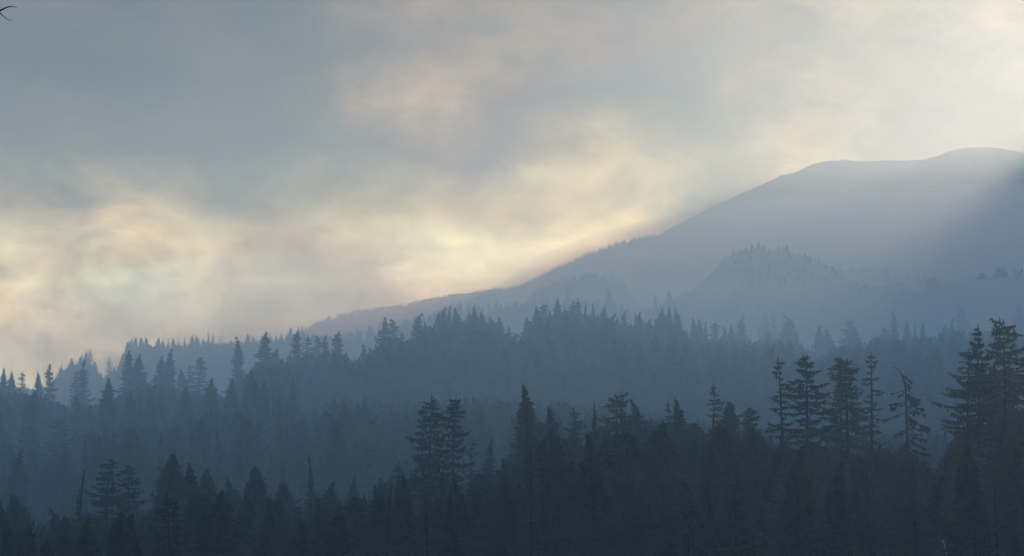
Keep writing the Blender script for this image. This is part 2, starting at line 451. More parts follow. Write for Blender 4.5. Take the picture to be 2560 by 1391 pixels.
# the bank of mist that lies in the valley behind the nearest trees, denser than the air above it
mv = [(x, y, z) for z in (-74.0, MIST_TOP) for x, y in ((-HZ + 6, 90), (HZ - 6, 90), (HZ - 6, 1850), (-HZ + 6, 1850))]
mist = new_object('mist', mesh_from('mist', mv, hf, [air('mist_air', MIST_DENSITY, MIST_COLOR, 0.3)]))
tag(mist, 'bank of blue mist lying in the valleys behind the nearest trees', kind='stuff')

# a lens-shaped bank of mist hanging in the bowl between the rocky knoll and the mountain
NU, NV = 48, 24
def mist_bank(bc, br, density, label, g=HAZE_G):
    bv, bf = [(bc[0], bc[1], bc[2] - br[2])], []
    for i in range(1, NV):
        th = math.pi * i / NV
        for k in range(NU):
            ph = 2 * math.pi * k / NU
            bv.append((bc[0] + br[0] * math.sin(th) * math.cos(ph), bc[1] + br[1] * math.sin(th) * math.sin(ph), bc[2] - br[2] * math.cos(th)))
    bv.append((bc[0], bc[1], bc[2] + br[2]))
    for k in range(NU):
        bf.append((0, 1 + (k + 1) % NU, 1 + k))
        bf.append((len(bv) - 1, 1 + (NV - 2) * NU + k, 1 + (NV - 2) * NU + (k + 1) % NU))
        for i in range(NV - 2):
            a = 1 + i * NU
            bf.append((a + k, a + (k + 1) % NU, a + NU + (k + 1) % NU, a + NU + k))
    bank = new_object('mist', mesh_from('mist_bank', bv, bf, [air('bank_air', density, HAZE_COLOR, g)]))
    tag(bank, label, kind='stuff')
mist_bank((700.0, 3430.0, 280.0), (740.0, 540.0, 180.0), BANK_DENSITY, 'pale bank of mist hanging between the rocky knoll and the mountain')
mist_bank((-60.0, 3900.0, 250.0), (820.0, 560.0, 175.0), 0.0011, 'pale bank of mist along the lower left flank of the mountain')

mist_bank((60.0, 1500.0, 55.0), (1150.0, 330.0, 84.0), 0.0009, 'blue mist pooling in the hollow behind the middle ridge', 0.4)

# ------------------------------------------------------------------ conifers
class Mesh:
    def __init__(self): self.v = []; self.f = []
    def add(self, v, f):
        b = len(self.v); self.v.extend(v); self.f.extend([tuple(i + b for i in q) for q in f])
def tube(mb, pts, rad, n=5):
    pts = [Vector(p) for p in pts]
    b = len(mb.v)
    for i, p in enumerate(pts):
        t = (pts[min(i + 1, len(pts) - 1)] - pts[max(i - 1, 0)]).normalized()
        a = t.orthogonal().normalized(); c = t.cross(a)
        for k in range(n):
            w = 2 * math.pi * k / n
            mb.v.append(tuple(p + (a * math.cos(w) + c * math.sin(w)) * rad[i]))
    for i in range(len(pts) - 1):
        for k in range(n):
            mb.f.append((b + i * n + k, b + i * n + (k + 1) % n, b + (i + 1) * n + (k + 1) % n, b + (i + 1) * n + k))
    mb.f.append(tuple(b + (len(pts) - 1) * n + k for k in range(n)))

KINDS = {  # H, widest radius, tier spacing, branches per tier, crown base, top sharpness, foliage hang, gaps, leader bend
 'tiered': dict(H=32, R=5.6, sp=(0.8, 1.45), nb=(4, 6), base=0.16, pw=0.55, hang=0.75, miss=0.12, bend=0.6, tier_var=(0.42, 1.3), w=1.15, limb=True),
 'sparse': dict(H=32, R=4.8, sp=(0.95, 1.75), nb=(3, 5), base=0.2, pw=0.55, hang=0.5, miss=0.22, bend=0.5, tier_var=(0.4, 1.25), w=0.75, limb=True),
 'dense':  dict(H=28, R=5.9, sp=(0.45, 0.75), nb=(6, 8), base=0.06, pw=0.9, full=1.2, hang=0.7, miss=0.07, bend=1.0, tier_var=(0.8, 1.15), w=1.05, limb=False),
 'shag':   dict(H=30, R=5.6, sp=(0.75, 1.2), nb=(6, 8), base=0.1, pw=0.8, full=1.15, hang=0.8, miss=0.1, bend=1.0, tier_var=(0.5, 1.25), w=1.2, limb=False),
 'spire':  dict(H=28, R=3.6, sp=(0.38, 0.62), nb=(5, 7), base=0.05, pw=1.15, hang=0.5, miss=0.06, bend=0.2, tier_var=(0.7, 1.25), w=0.8, limb=False),
 'broad':  dict(H=26, R=7.0, sp=(0.45, 0.7), nb=(7, 9), base=0.04, pw=0.72, full=1.2, hang=0.9, miss=0.04, bend=0.3, tier_var=(0.8, 1.2), w=1.2, limb=False),
}
def make_tree(kind, seed, quality=1.0, **over):
    P = dict(KINDS[kind]); P.update(over)
    rg = random.Random(seed)
    H = P['H']
    trunk, crown = Mesh(), Mesh()
    ba = rg.uniform(0, 2 * math.pi); bend = P['bend'] * rg.uniform(0.3, 1.5)
    lean = Vector((rg.gauss(0, .02), rg.gauss(0, .02), 0))
    def axis(z):
        u = z / H
        k = max(0, u - 0.9) / 0.1
        b = bend * k * k
        return Vector((math.cos(ba) * b, math.sin(ba) * b, 0)) + lean * z + Vector((0.25 * math.sin(u * 5 + ba) * u, 0.25 * math.cos(u * 4 + ba) * u, z))
    rb = H * 0.0125 + 0.05
    zs = [-1.5] + [H * k / 11 for k in range(1, 12)]
    tube(trunk, [axis(z) for z in zs], [max(0.03, rb * (1 - max(z, 0) / H) ** 0.8 + 0.02) for z in zs], 6)
    z = H * P['base'] * rg.uniform(0.8, 1.2)
    while z < H * 0.995:
        u = (z / H - P['base']) / (1 - P['base'])
        u = min(max(u, 0), 1)
        rad = P['R'] * min(1.0, (1 - u) * P.get('full', 1.25)) ** P['pw'] * (0.72 + 0.28 * min(1, u * 5)) * rg.uniform(*P['tier_var']) + 0.12
        nb = rg.randint(*P['nb'])
        if rad < 0.9: nb = max(3, nb - 2)
        ph = rg.uniform(0, 6.28)
        for k in range(nb):
            if rg.random() < P['miss']: continue
            phi = ph + 6.283 * k / nb + rg.uniform(-.35, .35)
            Lb = rad * rg.uniform(0.72, 1.18)
            if rg.random() < P.get('long', 0.05): Lb *= 1.35
            zz = z + rg.uniform(-.18, .18)
            s0 = axis(min(zz, H))
            slope = P.get('slope', None)
            if slope is None: slope = 0.35 * (u - 0.35) - 0.10
            slope += rg.uniform(-.2, .18)
            droop = rg.uniform(-0.22, 0.02) if u < .8 else rg.uniform(-.1, .15)
            tipup = rg.uniform(0.0, 0.28)
            out = Vector((math.cos(phi), math.sin(phi), 0)); sd = Vector((-math.sin(phi), math.cos(phi), 0))
            curl = rg.uniform(-.18, .18)
            def bp(t):
                return s0 + out * (Lb * t) + sd * (Lb * curl * t * t) + Vector((0, 0, Lb * (slope * t + droop * 2 * t * (1 - t) * 1.6 + tipup * t ** 3 - 0.10 * t)))
            if P['limb'] or Lb > 4.5:
                tube(trunk, [s0, bp(.5), bp(.95)], [0.035 + 0.016 * Lb, 0.03 + .008 * Lb, 0.015], 3)
            n = max(3, int(Lb / 0.42 * quality))
            t0 = P.get('bare', 0.12 if P['limb'] else 0.05)
            ds = Lb * (1 - t0) / n
            for i in range(n):
                if rg.random() < 0.07: continue
                t = t0 + (1 - t0) * (i + 0.5) / n
                p = bp(t)
                env = (0.45 + 0.9 * math.sin(math.pi * min(1, 0.12 + t * 0.8))) * (0.55 if t > .9 else 1)
                w = P['w'] * (0.38 + 0.13 * Lb) * env * rg.uniform(.6, 1.3) / quality ** .4
                for sgn in (-1, 1):
                    q = p + sd * (sgn * w) + out * (ds * rg.uniform(.4, 1.6)) + Vector((0, 0, -w * rg.uniform(.05, .55)))
                    a = p - out * ds * .75; b_ = p + out * ds * .75
                    crown.add([tuple(a), tuple(b_), tuple(q)], [(0, 1, 2)])
                hg = P['hang'] * rg.uniform(.25, 1.05) * env / quality ** .3
                a = p - out * ds * .8 + Vector((0, 0, .1)); b_ = p + out * ds * .8 + Vector((0, 0, .1))
                c1 = p + out * ds * rg.uniform(-.6, .8) + sd * rg.uniform(-.3, .3) * w + Vector((0, 0, -hg))
                crown.add([tuple(a), tuple(b_), tuple(c1)], [(0, 1, 2)])
                if rg.random() < .5:
                    c2 = p + sd * rg.uniform(-.5, .5) * w + Vector((0, 0, hg * rg.uniform(.3, .6))) + out * ds * .5
                    crown.add([tuple(a), tuple(b_), tuple(c2)], [(0, 1, 2)])
        z += rg.uniform(*P['sp']) * (0.55 + 0.45 * (1 - u)) * (H / 30) / quality ** .7
    # leader tuft
    tip = axis(H)
    for k in range(5):
        a = rg.uniform(0, 6.28); zz = tip - Vector((0, 0, .35 * k))
        o = Vector((math.cos(a), math.sin(a), 0))
        crown.add([tuple(zz + Vector((0, 0, .35))), tuple(zz + o * (.16 + .08 * k)), tuple(zz - Vector((0, 0, .4)) - o * .1)], [(0, 1, 2)])
    return trunk, crown

def far_tree(seed, H=26, Rm=3.6):
    rg = random.Random(seed)
    trunk, crown = Mesh(), Mesh()
    tube(trunk, [(0, 0, -1.5), (0, 0, H * .6)], [.35, .12], 4)
    nt_ = 9
    for i in range(nt_):
        u = i / nt_
        z0 = H * (0.08 + 0.92 * u); z1 = H * (0.08 + 0.92 * min(1, (i + 1.9) / nt_))
        r = Rm * (1 - u) ** .75 * rg.uniform(.8, 1.15)
        n = 7; b = len(crown.v); off = rg.uniform(0, 6)
        crown.v.append((rg.uniform(-.2, .2), rg.uniform(-.2, .2), min(z1, H)))
        for k in range(2 * n):
            a = off + math.pi * k / n
            rr = r * (rg.uniform(.85, 1.25) if k % 2 == 0 else rg.uniform(.45, .65))
            crown.v.append((math.cos(a) * rr, math.sin(a) * rr, z0 + (-.35 if k % 2 == 0 else .35) * rg.uniform(.3, 1.5)))
        for k in range(2 * n):
            crown.f.append((b, b + 1 + k, b + 1 + (k + 1) % (2 * n)))
    return trunk, crown

variants = {}
def build_variant(key, trunk, crown, H):
    tm = mesh_from('trunk', trunk.v, trunk.f, [MAT_BARK])
    cm = mesh_from('crown', crown.v, crown.f, [MAT_FIR])
    nb = len(trunk.v)
    both = mesh_from('tree_both', trunk.v + crown.v, list(trunk.f) + [tuple(i + nb for i in f) for f in crown.f], [MAT_BARK, MAT_FIR], [0] * len(trunk.f) + [1] * len(crown.f))
    variants[key] = (tm, cm, both, H)
COUNTS = {'shag': 6, 'tiered': 9, 'sparse': 6, 'dense': 6, 'spire': 4, 'broad': 5}
for kd, n in COUNTS.items():
    for s in range(n):
        tr, cr_ = make_tree(kd, 100 * len(kd) + s * 7 + 3)
        build_variant((kd, s), tr, cr_, KINDS[kd]['H'])
tr, cr_ = make_tree('sparse', 991, H=32, long=0.25, full=2.2); build_variant(('long', 0), tr, cr_, 32)
tr, cr_ = make_tree('tiered', 642, H=32, full=3.2, R=5.0, bend=2.2); build_variant(('flat', 0), tr, cr_, 32)
tr, cr_ = make_tree('tiered', 643, H=32, full=3.0, R=5.0, bend=1.6); build_variant(('flat', 1), tr, cr_, 32)
tr, cr_ = make_tree('spire', 55, H=28, R=4.2, pw=1.7, bend=0.1); build_variant(('needle', 0), tr, cr_, 28)
tr, cr_ = make_tree('spire', 58, H=28, R=4.8, pw=1.9, bend=0.1, sp=(.5, .9)); build_variant(('needle', 1), tr, cr_, 28)
COUNTS.update(long=1, flat=2, needle=2)
for s in range(5):
    tr, cr_ = far_tree(s + 40, 26, 3.0 + .35 * s); build_variant(('far', s), tr, cr_, 26)
for s in range(3):
    tr, cr_ = make_tree('dense', 300 + s, quality=0.4, H=26); build_variant(('mid', s), tr, cr_, 26)
print('tris per variant', {k: len(v[2].polygons) for k, v in variants.items()})

def place_tree(key, loc, h, width, rot, label, group=None, name='conifer_tree', cat='tree'):
    tm, cm, _, H = variants[key]
    root = new_object(name, None)
    root.location = loc
    root.rotation_euler = (0, 0, rot)
    s = h / H
    tag(root, label, cat, group)
    sc = (s * width, s * width, s)
    t = new_object('trunk', tm, root); t.scale = sc
    c = new_object('crown', cm, root); c.scale = sc
    return root

rnd = random.Random(5)
n_single = 0
hero_xy = []
def hero(px, top, d, kind, width=1.0, label='', group=None, seed=None, rot=None):
    global n_single
    x, y, z = ground_at(px, d)
    azi, te = direction(px, top)
    h = float(te) * d - z
    s = rnd.randrange(COUNTS[kind]) if seed is None else seed
    r = rnd.uniform(0, 6.28) if rot is None else rot
    place_tree((kind, s), (x, y, z - .3), h, width * min(1.25, max(.8, ((30 if d > 500 else 21) / h) ** .5)), r, label, group)
    hero_xy.append((x, y, d)); n_single += 1
    return h

FRONT = [
 (2512,787,270,'flat',.86,'tallest conifer near the right edge, small flat tuft on a bare-looking top'),
 (2446,808,273,'tiered',.78,'tall tiered conifer just left of the tallest one near the right edge'),
 (2412,860,281,'long',1.05,'spindly conifer with very long left-hand branches, left of the tall right-edge cluster'),
 (2566,850,276,'tiered',1.0,'tiered conifer cut off by the right edge of the picture'),
 (2477,900,290,'dense',.75,'conifer packed between the two tallest trees at the right edge'),
 (2534,905,287,'tiered',.85,'conifer filling the gap right of the tallest right-edge tree'),
 (2176,876,294,'sparse',.95,'tall slim conifer just left of the bent-topped tree'),
 (2128,890,298,'flat',1.0,'tall conifer with a broad flat top leaning left, middle of a three-tree clump'),
 (2106,935,302,'sparse',.8,'thin conifer on the left side of the three-tree clump'),
 (2010,882,294,'tiered',1.08,'bulky tiered conifer with wide lower branches, right one of the tall pair'),
 (1960,890,298,'sparse',1.05,'tall conifer with gappy top, left one of the tall pair'),
 (1884,1015,300,'flat',.8,'low conifer with a flat wind-blown top left of the tall pair'),
 (1828,998,302,'broad',.62,'wide tiered conifer leaning on the pointed one right of the centre'),
 (1777,955,301,'sparse',.85,'slim conifer with a small tufted tip above a wide neighbour'),
 (1702,993,302,'dense',.85,'dense cone-shaped conifer left of the slim tufted one'),
 (1664,998,309,'sparse',.75,'thin-topped conifer left of the dense cone-shaped one'),
 (1594,995,307,'dense',.8,'dense blunt conifer right of the tree with the crooked tip'),
 (1541,975,302,'flat',.85,'conifer with a crooked tip hooked to the left'),
 (1490,1006,308,'spire',.9,'narrow small-topped conifer left of the crooked tip'),
 (1446,1013,315,'tiered',.8,'see-through rounded conifer two trees left of the crooked tip'),
 (1382,1012,308,'dense',.9,'dark cone-shaped conifer right of the tall central front tree'),
 (1322,958,301,'dense',.85,'tall dark conifer with shelf-like left branches in the middle of the front row'),
 (1352,1050,305,'dense',.8,'conifer wedged between the tall central front tree and its cone-shaped neighbour'),
 (1218,1088,336,'spire',1.1,'faint pointed conifer standing alone in the gap left of the tall central tree'),
 (1133,985,307,'tiered',.85,'right one of the two tall gappy conifers left of the centre'),
 (1065,980,305,'tiered',1.0,'left one of the two tall gappy conifers, its tip forked'),
 (1180,1090,316,'sparse',.8,'thin conifer half hidden right of the two tall gappy conifers'),
 (1003,1150,308,'tiered',.8,'shorter conifer at the left foot of the two tall gappy ones'),
 (960,1190,305,'dense',.9,'low conifer left of the shorter one beside the two tall gappy trees'),
 (1030,1160,294,'dense',.85,'low bushy conifer in front of the left tall gappy one'),
 (880,1185,301,'dense',.62,'narrow dark conifer right of the bare-tipped spire'),
 (785,1128,300,'needle',1.0,'thin dark spire with a bare needle tip in the lower left half'),
 (826,1198,308,'dense',.9,'soft-outlined conifer between the bare-tipped spire and the narrow dark one'),
 (712,1200,309,'broad',.7,'hazy broad conifer left of the bare-tipped spire'),
 (640,1162,301,'broad',.72,'large round-shouldered conifer, second big crown from the left group'),
 (580,1190,308,'dense',.85,'slimmer conifer just left of the large round-shouldered one'),
 (520,1168,300,'broad',.6,'olive-tinted conifer on the right side of the big three-crowned group'),
 (437,1130,286,'broad',.75,'biggest olive-dark conifer at lower left with a tapering pointed crown'),
 (484,1152,291,'dense',.85,'middle crown of the big three-crowned group at lower left'),
 (330,1155,312,'tiered',1.0,'hazy conifer left of the biggest olive-dark one'),
 (268,1140,314,'tiered',1.05,'hazy rounded conifer with a shelf branch to its left'),
 (190,1172,280,'needle',1.15,'steeple-topped conifer with tall needle tip at lower left',),
 (214,1232,281,'needle',.95,'smaller steeple-topped conifer right of the needle-tipped one'),
 (148,1265,283,'dense',.8,'short conifer left of the needle-tipped steeple'),
 (325,1275,260,'dense',.62,'small very dark pointed conifer in front near the bottom left'),
 (42,1230,287,'broad',.62,'rounded bushy conifer near the left edge bottom'),
 (68,1250,290,'dense',.75,'thin dark top rising from the right of the rounded bushy conifer'),
 (3,1235,281,'broad',.62,'bushy conifer cut off by the left edge at the bottom'),
]
SLOPE = [
 (-2,1010,651,'dense',1.0,'dark conifer cut by the left edge halfway down the forest'),
 (75,977,704,'dense',.8,'cone-shaped conifer with a sharp tip above the left forked-looking pair'),
 (88,1062,638,'tiered',1.0,'conifer with a crooked tip, right one of the low pair near the left edge'),
 (66,1062,642,'flat',.9,'conifer bending left at the top, left one of the low pair near the left edge'),
 (150,1045,647,'flat',1.0,'flat-shelved conifer with a bare pole rising beside it'),
 (268,943,695,'dense',.85,'crisp dark conifer with an open star-shaped top on the left slope'),
 (322,975,704,'dense',.9,'conifer right of the star-topped one on the left slope'),
 (353,980,706,'spire',1.0,'slim conifer in the row right of the star-topped one'),
 (380,972,708,'dense',.8,'pointed conifer, tallest of the low row on the left slope'),
 (404,988,709,'dense',.7,'blunt conifer ending the low row on the left slope'),
 (465,965,704,'dense',1.0,'broad dark cone between the low row and the twin cones'),
 (524,945,702,'dense',1.0,'left one of the twin cones below the lone tall conifer'),
 (583,943,695,'dense',.85,'dark cone directly below the lone tall conifer on the left'),
 (634,922,688,'dense',1.0,'dark cone right of and below the lone tall conifer'),
 (662,948,695,'dense',.8,'low dark crown left of the pale leaning trunk'),
 (684,930,704,'spire',1.1,'slim dark crown above the pale leaning trunk'),
 (727,935,706,'spire',1.1,'slim dark crown right of the pale leaning trunk'),
 (196,985,748,'tiered',.9,'hazy tiered conifer standing between the star-topped one and the left edge'),
 (28,1005,757,'dense',.9,'faint conifer near the left edge in the mist'),
 (228,1010,739,'dense',.9,'faint dense conifer left of the star-topped one'),
 (700,960,678,'dense',1.0,'dark conifer whose crown hides the foot of the pale leaning trunk'),
]
MID = [
 (212,898,1050,'tiered',.9,'tall tiered conifer against the palest wood at the left'),
 (190,925,1060,'sparse',.7,'spindly conifer left of the tall tiered one at the far left'),
 (124,908,1150,'tiered',.9,'tufted tiered conifer breaking the skyline near the left edge'),
 (96,925,1160,'dense',.7,'small dense conifer left of the tufted one on the left skyline'),
 (52,928,1160,'sparse',.7,'thin bare-topped conifer on the skyline close to the left edge'),
 (10,918,1160,'dense',.7,'leftmost conifer top on the skyline'),
 (30,928,1165,'dense',.9,'low rounded conifer next to the leftmost skyline top'),
 (318,873,1000,'tiered',.95,'gappy tiered conifer with a see-through trunk below the skyline step'),
 (343,882,1020,'dense',1.0,'wide dense conifer touching the gappy tiered one on its right'),
 (402,888,1020,'dense',.85,'dense half of the close pair below the left ridge'),
 (422,869,1000,'tiered',.9,'taller tiered half of the close pair below the left ridge'),
 (455,920,1050,'dense',.8,'low conifer between the close pair and the slim one'),
 (470,912,1060,'sparse',.7,'wispy conifer left of the slim standing-alone one'),
 (494,891,1030,'sparse',1.0,'slim sparse conifer standing alone below the left ridge'),
 (595,838,1000,'tiered',.82,'lone tall conifer with an even narrow crown on the left half'),
 (657,827,1000,'tiered',1.0,'tall conifer with sweeping skirts right of the lone tall one'),
 (688,868,1020,'dense',.9,'rounded companion on the right flank of the skirted conifer'),
 (722,878,1015,'dense',.7,'short conifer at the left foot of the crowded tall pair'),
 (740,824,1000,'tiered',.9,'left and taller tree of the crowded tall pair'),
 (766,838,1020,'sparse',.9,'right and thinner tree of the crowded tall pair'),
 (797,838,1020,'sparse',.75,'thin ragged conifer with drooping branches left of a fuller one'),
 (813,836,1010,'tiered',.75,'narrow fuller conifer right of the ragged thin one'),
 (843,825,980,'tiered',.95,'crisp symmetrical conifer with layered branches, last before the gap'),
 (885,888,1050,'spire',.7,'tiny spire in the gap right of the crisp symmetrical conifer'),
 (908,858,990,'tiered',.85,'shaggy conifer with branches reaching left, start of the middle ridge'),
 (928,866,1000,'dense',.8,'shaggy conifer joined to the one that starts the middle ridge'),
 (958,789,1000,'tiered',1.0,'tall layered conifer at the left end of the middle ridge crowd'),
 (984,796,1004,'sparse',.9,'thin-topped conifer right of the tall layered one'),
 (1002,828,1010,'sparse',.8,'curly-topped lower conifer right of the thin-topped one'),
 (1043,781,1000,'tiered',.95,'pointed layered conifer before the high block of trees'),
 (1062,806,1005,'dense',.9,'lower conifer behind the pointed layered one'),
 (1093,780,1010,'dense',.9,'first crown of the high block of trees on the middle ridge'),
 (1106,765,1010,'dense',.7,'left of the three close peaks on the high block'),
 (1119,763,1012,'spire',.9,'centre of the three close peaks on the high block'),
 (1136,769,1015,'dense',.8,'right of the three close peaks on the high block'),
 (1150,782,1015,'dense',.9,'shoulder crown right of the three close peaks'),
 (1168,778,1015,'dense',.7,'slim crown between the three peaks and the round one'),
 (1185,767,1010,'dense',.85,'tallest crown on the right part of the high block'),
 (1205,776,1010,'dense',.85,'crown stepping down right of the tallest on the high block'),
 (1232,790,1012,'dense',.9,'flat-topped crown near the right end of the high block'),
 (1252,790,1008,'dense',.8,'sharp crown with drooping right branches ending the high block'),
 (1275,815,1010,'tiered',.8,'low windswept crown in the notch of the middle ridge'),
 (1290,830,1012,'flat',.8,'windswept crown pointing right at the notch of the middle ridge'),
 (1322,790,1010,'dense',1.0,'sloping left crown of the second block of trees'),
 (1345,762,1008,'dense',.9,'high left crown of the second block of trees'),
 (1362,760,1010,'flat',.7,'two-horned crown on the second block of trees'),
 (1378,775,1012,'dense',.9,'rounded crown under the two-horned one'),
 (1396,744,1010,'dense',.72,'sharp peak right of the two-horned crown'),
 (1413,762,1012,'spire',.9,'small spike between two sharp peaks of the second block'),
 (1430,747,1010,'tiered',.8,'layered peak, left of the highest twin'),
 (1444,742,1012,'tiered',.75,'layered peak, the highest of the second block'),
 (1465,755,1012,'spire',.9,'narrow peak right of the highest twin'),
 (1485,756,1012,'spire',1.0,'narrow dark peak, second right of the highest twin'),
 (1511,763,1010,'dense',.85,'pointed full crown with even shoulders on the second block'),
 (1534,790,1012,'spire',.8,'small drooping-tip crown right of the even-shouldered one'),
 (1561,775,1020,'tiered',.75,'separate cone standing in the dip right of the second block'),
 (1588,782,1020,'spire',.8,'thin left tip of the pair right of the separate cone'),
 (1600,777,1022,'dense',.75,'fuller right tip of the pair right of the separate cone'),
 (1622,795,1024,'dense',.9,'low crown joining the third block of trees'),
 (1655,768,1024,'dense',.85,'left peak of the flat-topped third block'),
 (1672,767,1026,'dense',.7,'middle peak of the flat-topped third block'),
 (1686,768,1028,'spire',.9,'right peak of the flat-topped third block'),
 (1698,776,1030,'dense',.8,'edge crown where the third block falls off'),
 (1716,822,1035,'dense',.8,'shaggy low crown beneath the falling edge of the third block'),
 (1736,792,1100,'dense',.7,'left crown of the bluish trio right of the third block'),
 (1751,795,1110,'dense',.7,'middle crown of the bluish trio'),
 (1768,802,1120,'spire',.9,'right crown of the bluish trio'),
 (1783,806,1150,'flat',.8,'crown with a slanting right side past the bluish trio'),
 (1815,812,1200,'dense',.8,'low crown left of the tall misty cone'),
 (1830,812,1210,'dense',.8,'low crown touching the tall misty cone'),
 (1852,787,1230,'dense',.9,'tall misty cone right of the bluish trio'),
 (1916,783,1500,'dense',1.1,'pale misty conifer, left of a close pair'),
 (1940,782,1500,'spire',1.2,'pale misty narrow conifer, right of a close pair'),
 (1925,822,1290,'dense',1.2,'rounded blue-grey crown in front of the pale close pair'),
 (1980,787,1290,'dense',1.4,'wide blue-grey cone with a steep right side'),
 (1965,802,1290,'dense',1.0,'left shoulder of the wide blue-grey cone'),
 (2051,811,1250,'dense',.85,'sharp-tipped crown after the misty gap'),
 (2074,823,1260,'dense',1.2,'rounded crown right of the sharp-tipped one after the misty gap'),
 (2124,797,1260,'flat',.85,'tree with ragged shelf-like top behind the three-tree clump'),
 (2142,812,1270,'dense',1.1,'full crown behind the ragged shelf-topped tree'),
 (2216,816,1270,'flat',.9,'low crown with one long branch pointing left, on the right half'),
 (2238,777,1260,'tiered',.75,'pagoda-shaped layered conifer on the misty right ridge'),
 (2271,802,1265,'dense',.75,'small cone right of the pagoda-shaped conifer'),
 (2293,808,1265,'spire',.8,'tiny spike right of the small cone on the misty right ridge'),
 (2308,802,1265,'dense',.6,'slim spike, second right of the small cone on the misty ridge'),
 (2338,777,1900,'tiered',1.2,'very faint tiered conifer in the mist behind the right ridge'),
 (2362,808,1250,'dense',.9,'dense crown left of a slim pointed one near the right cluster'),
 (2381,792,1250,'spire',1.0,'slim pointed crown behind the spindly right tree'),
 (2412,762,1500,'dense',1.2,'large faint conifer behind the tall right-edge cluster'),
 (2552,762,1500,'dense',1.3,'faint conifer in the mist at the right edge'),
 (1880,772,1900,'tiered',1.1,'barely visible conifer in the mist right of the tall misty cone'),
]
SKYLINE = [(150,912,'dense'),(172,905,'dense'),(180,894,'dense'),(200,886,'dense'),(212,877,'dense'),(222,872,'tiered'),(235,900,'dense'),(241,912,'sparse'),(274,893,'tiered'),(285,915,'dense'),(300,905,'dense'),
 (316,850,'dense'),(326,845,'dense'),(336,842,'dense'),(350,840,'dense'),(365,841,'dense'),(394,843,'dense'),(404,850,'dense'),(419,842,'spire'),(430,845,'dense'),(443,845,'spire'),(460,842,'spire'),
 (478,837,'dense'),(491,838,'dense'),(505,845,'dense'),(520,828,'spire'),(530,830,'spire'),(548,839,'sparse'),(557,850,'spire'),(575,848,'dense'),(617,832,'dense'),(632,838,'dense'),(655,840,'dense'),(675,828,'spire'),(688,835,'spire'),(702,826,'spire'),(725,816,'dense'),(745,812,'spire'),(753,808,'spire')]
def ordinal(i):
    W = ['first','second','third','fourth','fifth','sixth','seventh','eighth','ninth','tenth','eleventh','twelfth','thirteenth','fourteenth','fifteenth','sixteenth','seventeenth','eighteenth','nineteenth','twentieth','twenty-first','twenty-second','twenty-third','twenty-fourth','twenty-fifth','twenty-sixth','twenty-seventh','twenty-eighth']
    return W[i]
G_FRONT = 'conifers of the nearest dark forest'
G_SLOPE = 'dark conifers on the left slope'
G_MID = 'conifers along the crest of the middle ridge'
G_SKY = 'pale conifers on the left skyline ridge'
for t in FRONT: hero(*t[:4], t[4] * 1.1, t[5], G_FRONT)
far_kind = {'tiered': 'shag', 'sparse': 'tiered', 'long': 'shag'}
for t in SLOPE: hero(*t[:3], far_kind.get(t[3], t[3]), t[4] * 1.15, t[5], G_SLOPE)
for t in MID: hero(*t[:3], far_kind.get(t[3], t[3]), t[4] * 1.22, t[5], G_MID)
for i, (px, top_, kd) in enumerate(SKYLINE):
    if i < 11: lb = 'pale %s conifer on the lower step of the left skyline, %s from the left' % (('slim' if kd in ('spire', 'sparse') else 'dense'), ordinal(i))
    else: lb = 'pale %s conifer on the raised left skyline ridge, %s after the step up' % (('slim' if kd in ('spire', 'sparse') else 'dense'), ordinal(i - 11))
    hero(px, top_, 1890, kd, 1.0, lb, G_SKY)

# ------------------------------------------------------------------ snags, bare trunks
def snag(name, px, top_, d, label):
    x, y, z = ground_at(px, d)
    root = new_object(name, None); root.location = (x, y, z - .3)
    tag(root, label, 'tree')
    return root, float(direction(px, top_)[1]) * d - z
# the tree whose bare leader hooks to the left
root, h = snag('bent_conifer_tree', 2262, 912, 294, 'half-dead conifer whose bare tip hooks over to the left, drooping branches')
rg = random.Random(77)
tb, cb = Mesh(), Mesh()
m_px = 294 / F_PX
tip_pts = [(-31, 0), (-20, 2), (-10, 12), (-3, 28), (1, 45), (3, 70), (3, 110)]
axis_pts = [Vector((dx * m_px, 0, h - dy * m_px)) for dx, dy in tip_pts] + [Vector((0.3, 0, h * .4)), Vector((0, 0, -1))]
tube(tb, axis_pts, [.03, .045, .06, .075, .09, .11, .14, .22, .3], 6)
def ax(zz):
    for a, b in zip(axis_pts[:-1], axis_pts[1:]):
        if b.z <= zz <= a.z:
            return b.lerp(a, (zz - b.z) / max(1e-3, a.z - b.z))
    return axis_pts[0]
for i in range(58):
    zz = h - .8 - (h * .62) * (i / 58) ** 1.15
    s0 = ax(zz); phi = rg.choice([rg.uniform(-.9, .9), rg.uniform(-.9, .9), rg.uniform(0, 6.28)])
    Lb = rg.uniform(.6, 1.1) + 2.3 * min(1, (i / 34)) * rg.uniform(.4, 1.15)
    o = Vector((math.cos(phi), math.sin(phi), 0)); dr = rg.uniform(.25, .75)
    pts = [s0 + o * Lb * t + Vector((0, 0, -Lb * dr * t ** 1.3 + .12 * Lb * t ** 3)) for t in (0, .35, .7, 1)]
    tube(tb, pts, [.075, .06, .04, .02], 3)
    dens = 0.35 if i < 12 else .8
    for k in range(int(Lb * 3)):
        if rg.random() > dens: continue
        t = rg.uniform(.25, 1); p = pts[0].lerp(pts[-1], t) + Vector((0, 0, .08))
        sd = Vector((-o.y, o.x, 0)) * rg.uniform(-.5, .5)
        cb.add([tuple(p - o * .3), tuple(p + o * .35), tuple(p + sd + Vector((0, 0, -rg.uniform(.25, .65))))], [(0, 1, 2)])
new_object('trunk', mesh_from('trunk', tb.v, tb.f, [MAT_BARK]), root)
new_object('crown', mesh_from('crown', cb.v, cb.f, [MAT_FIR]), root)

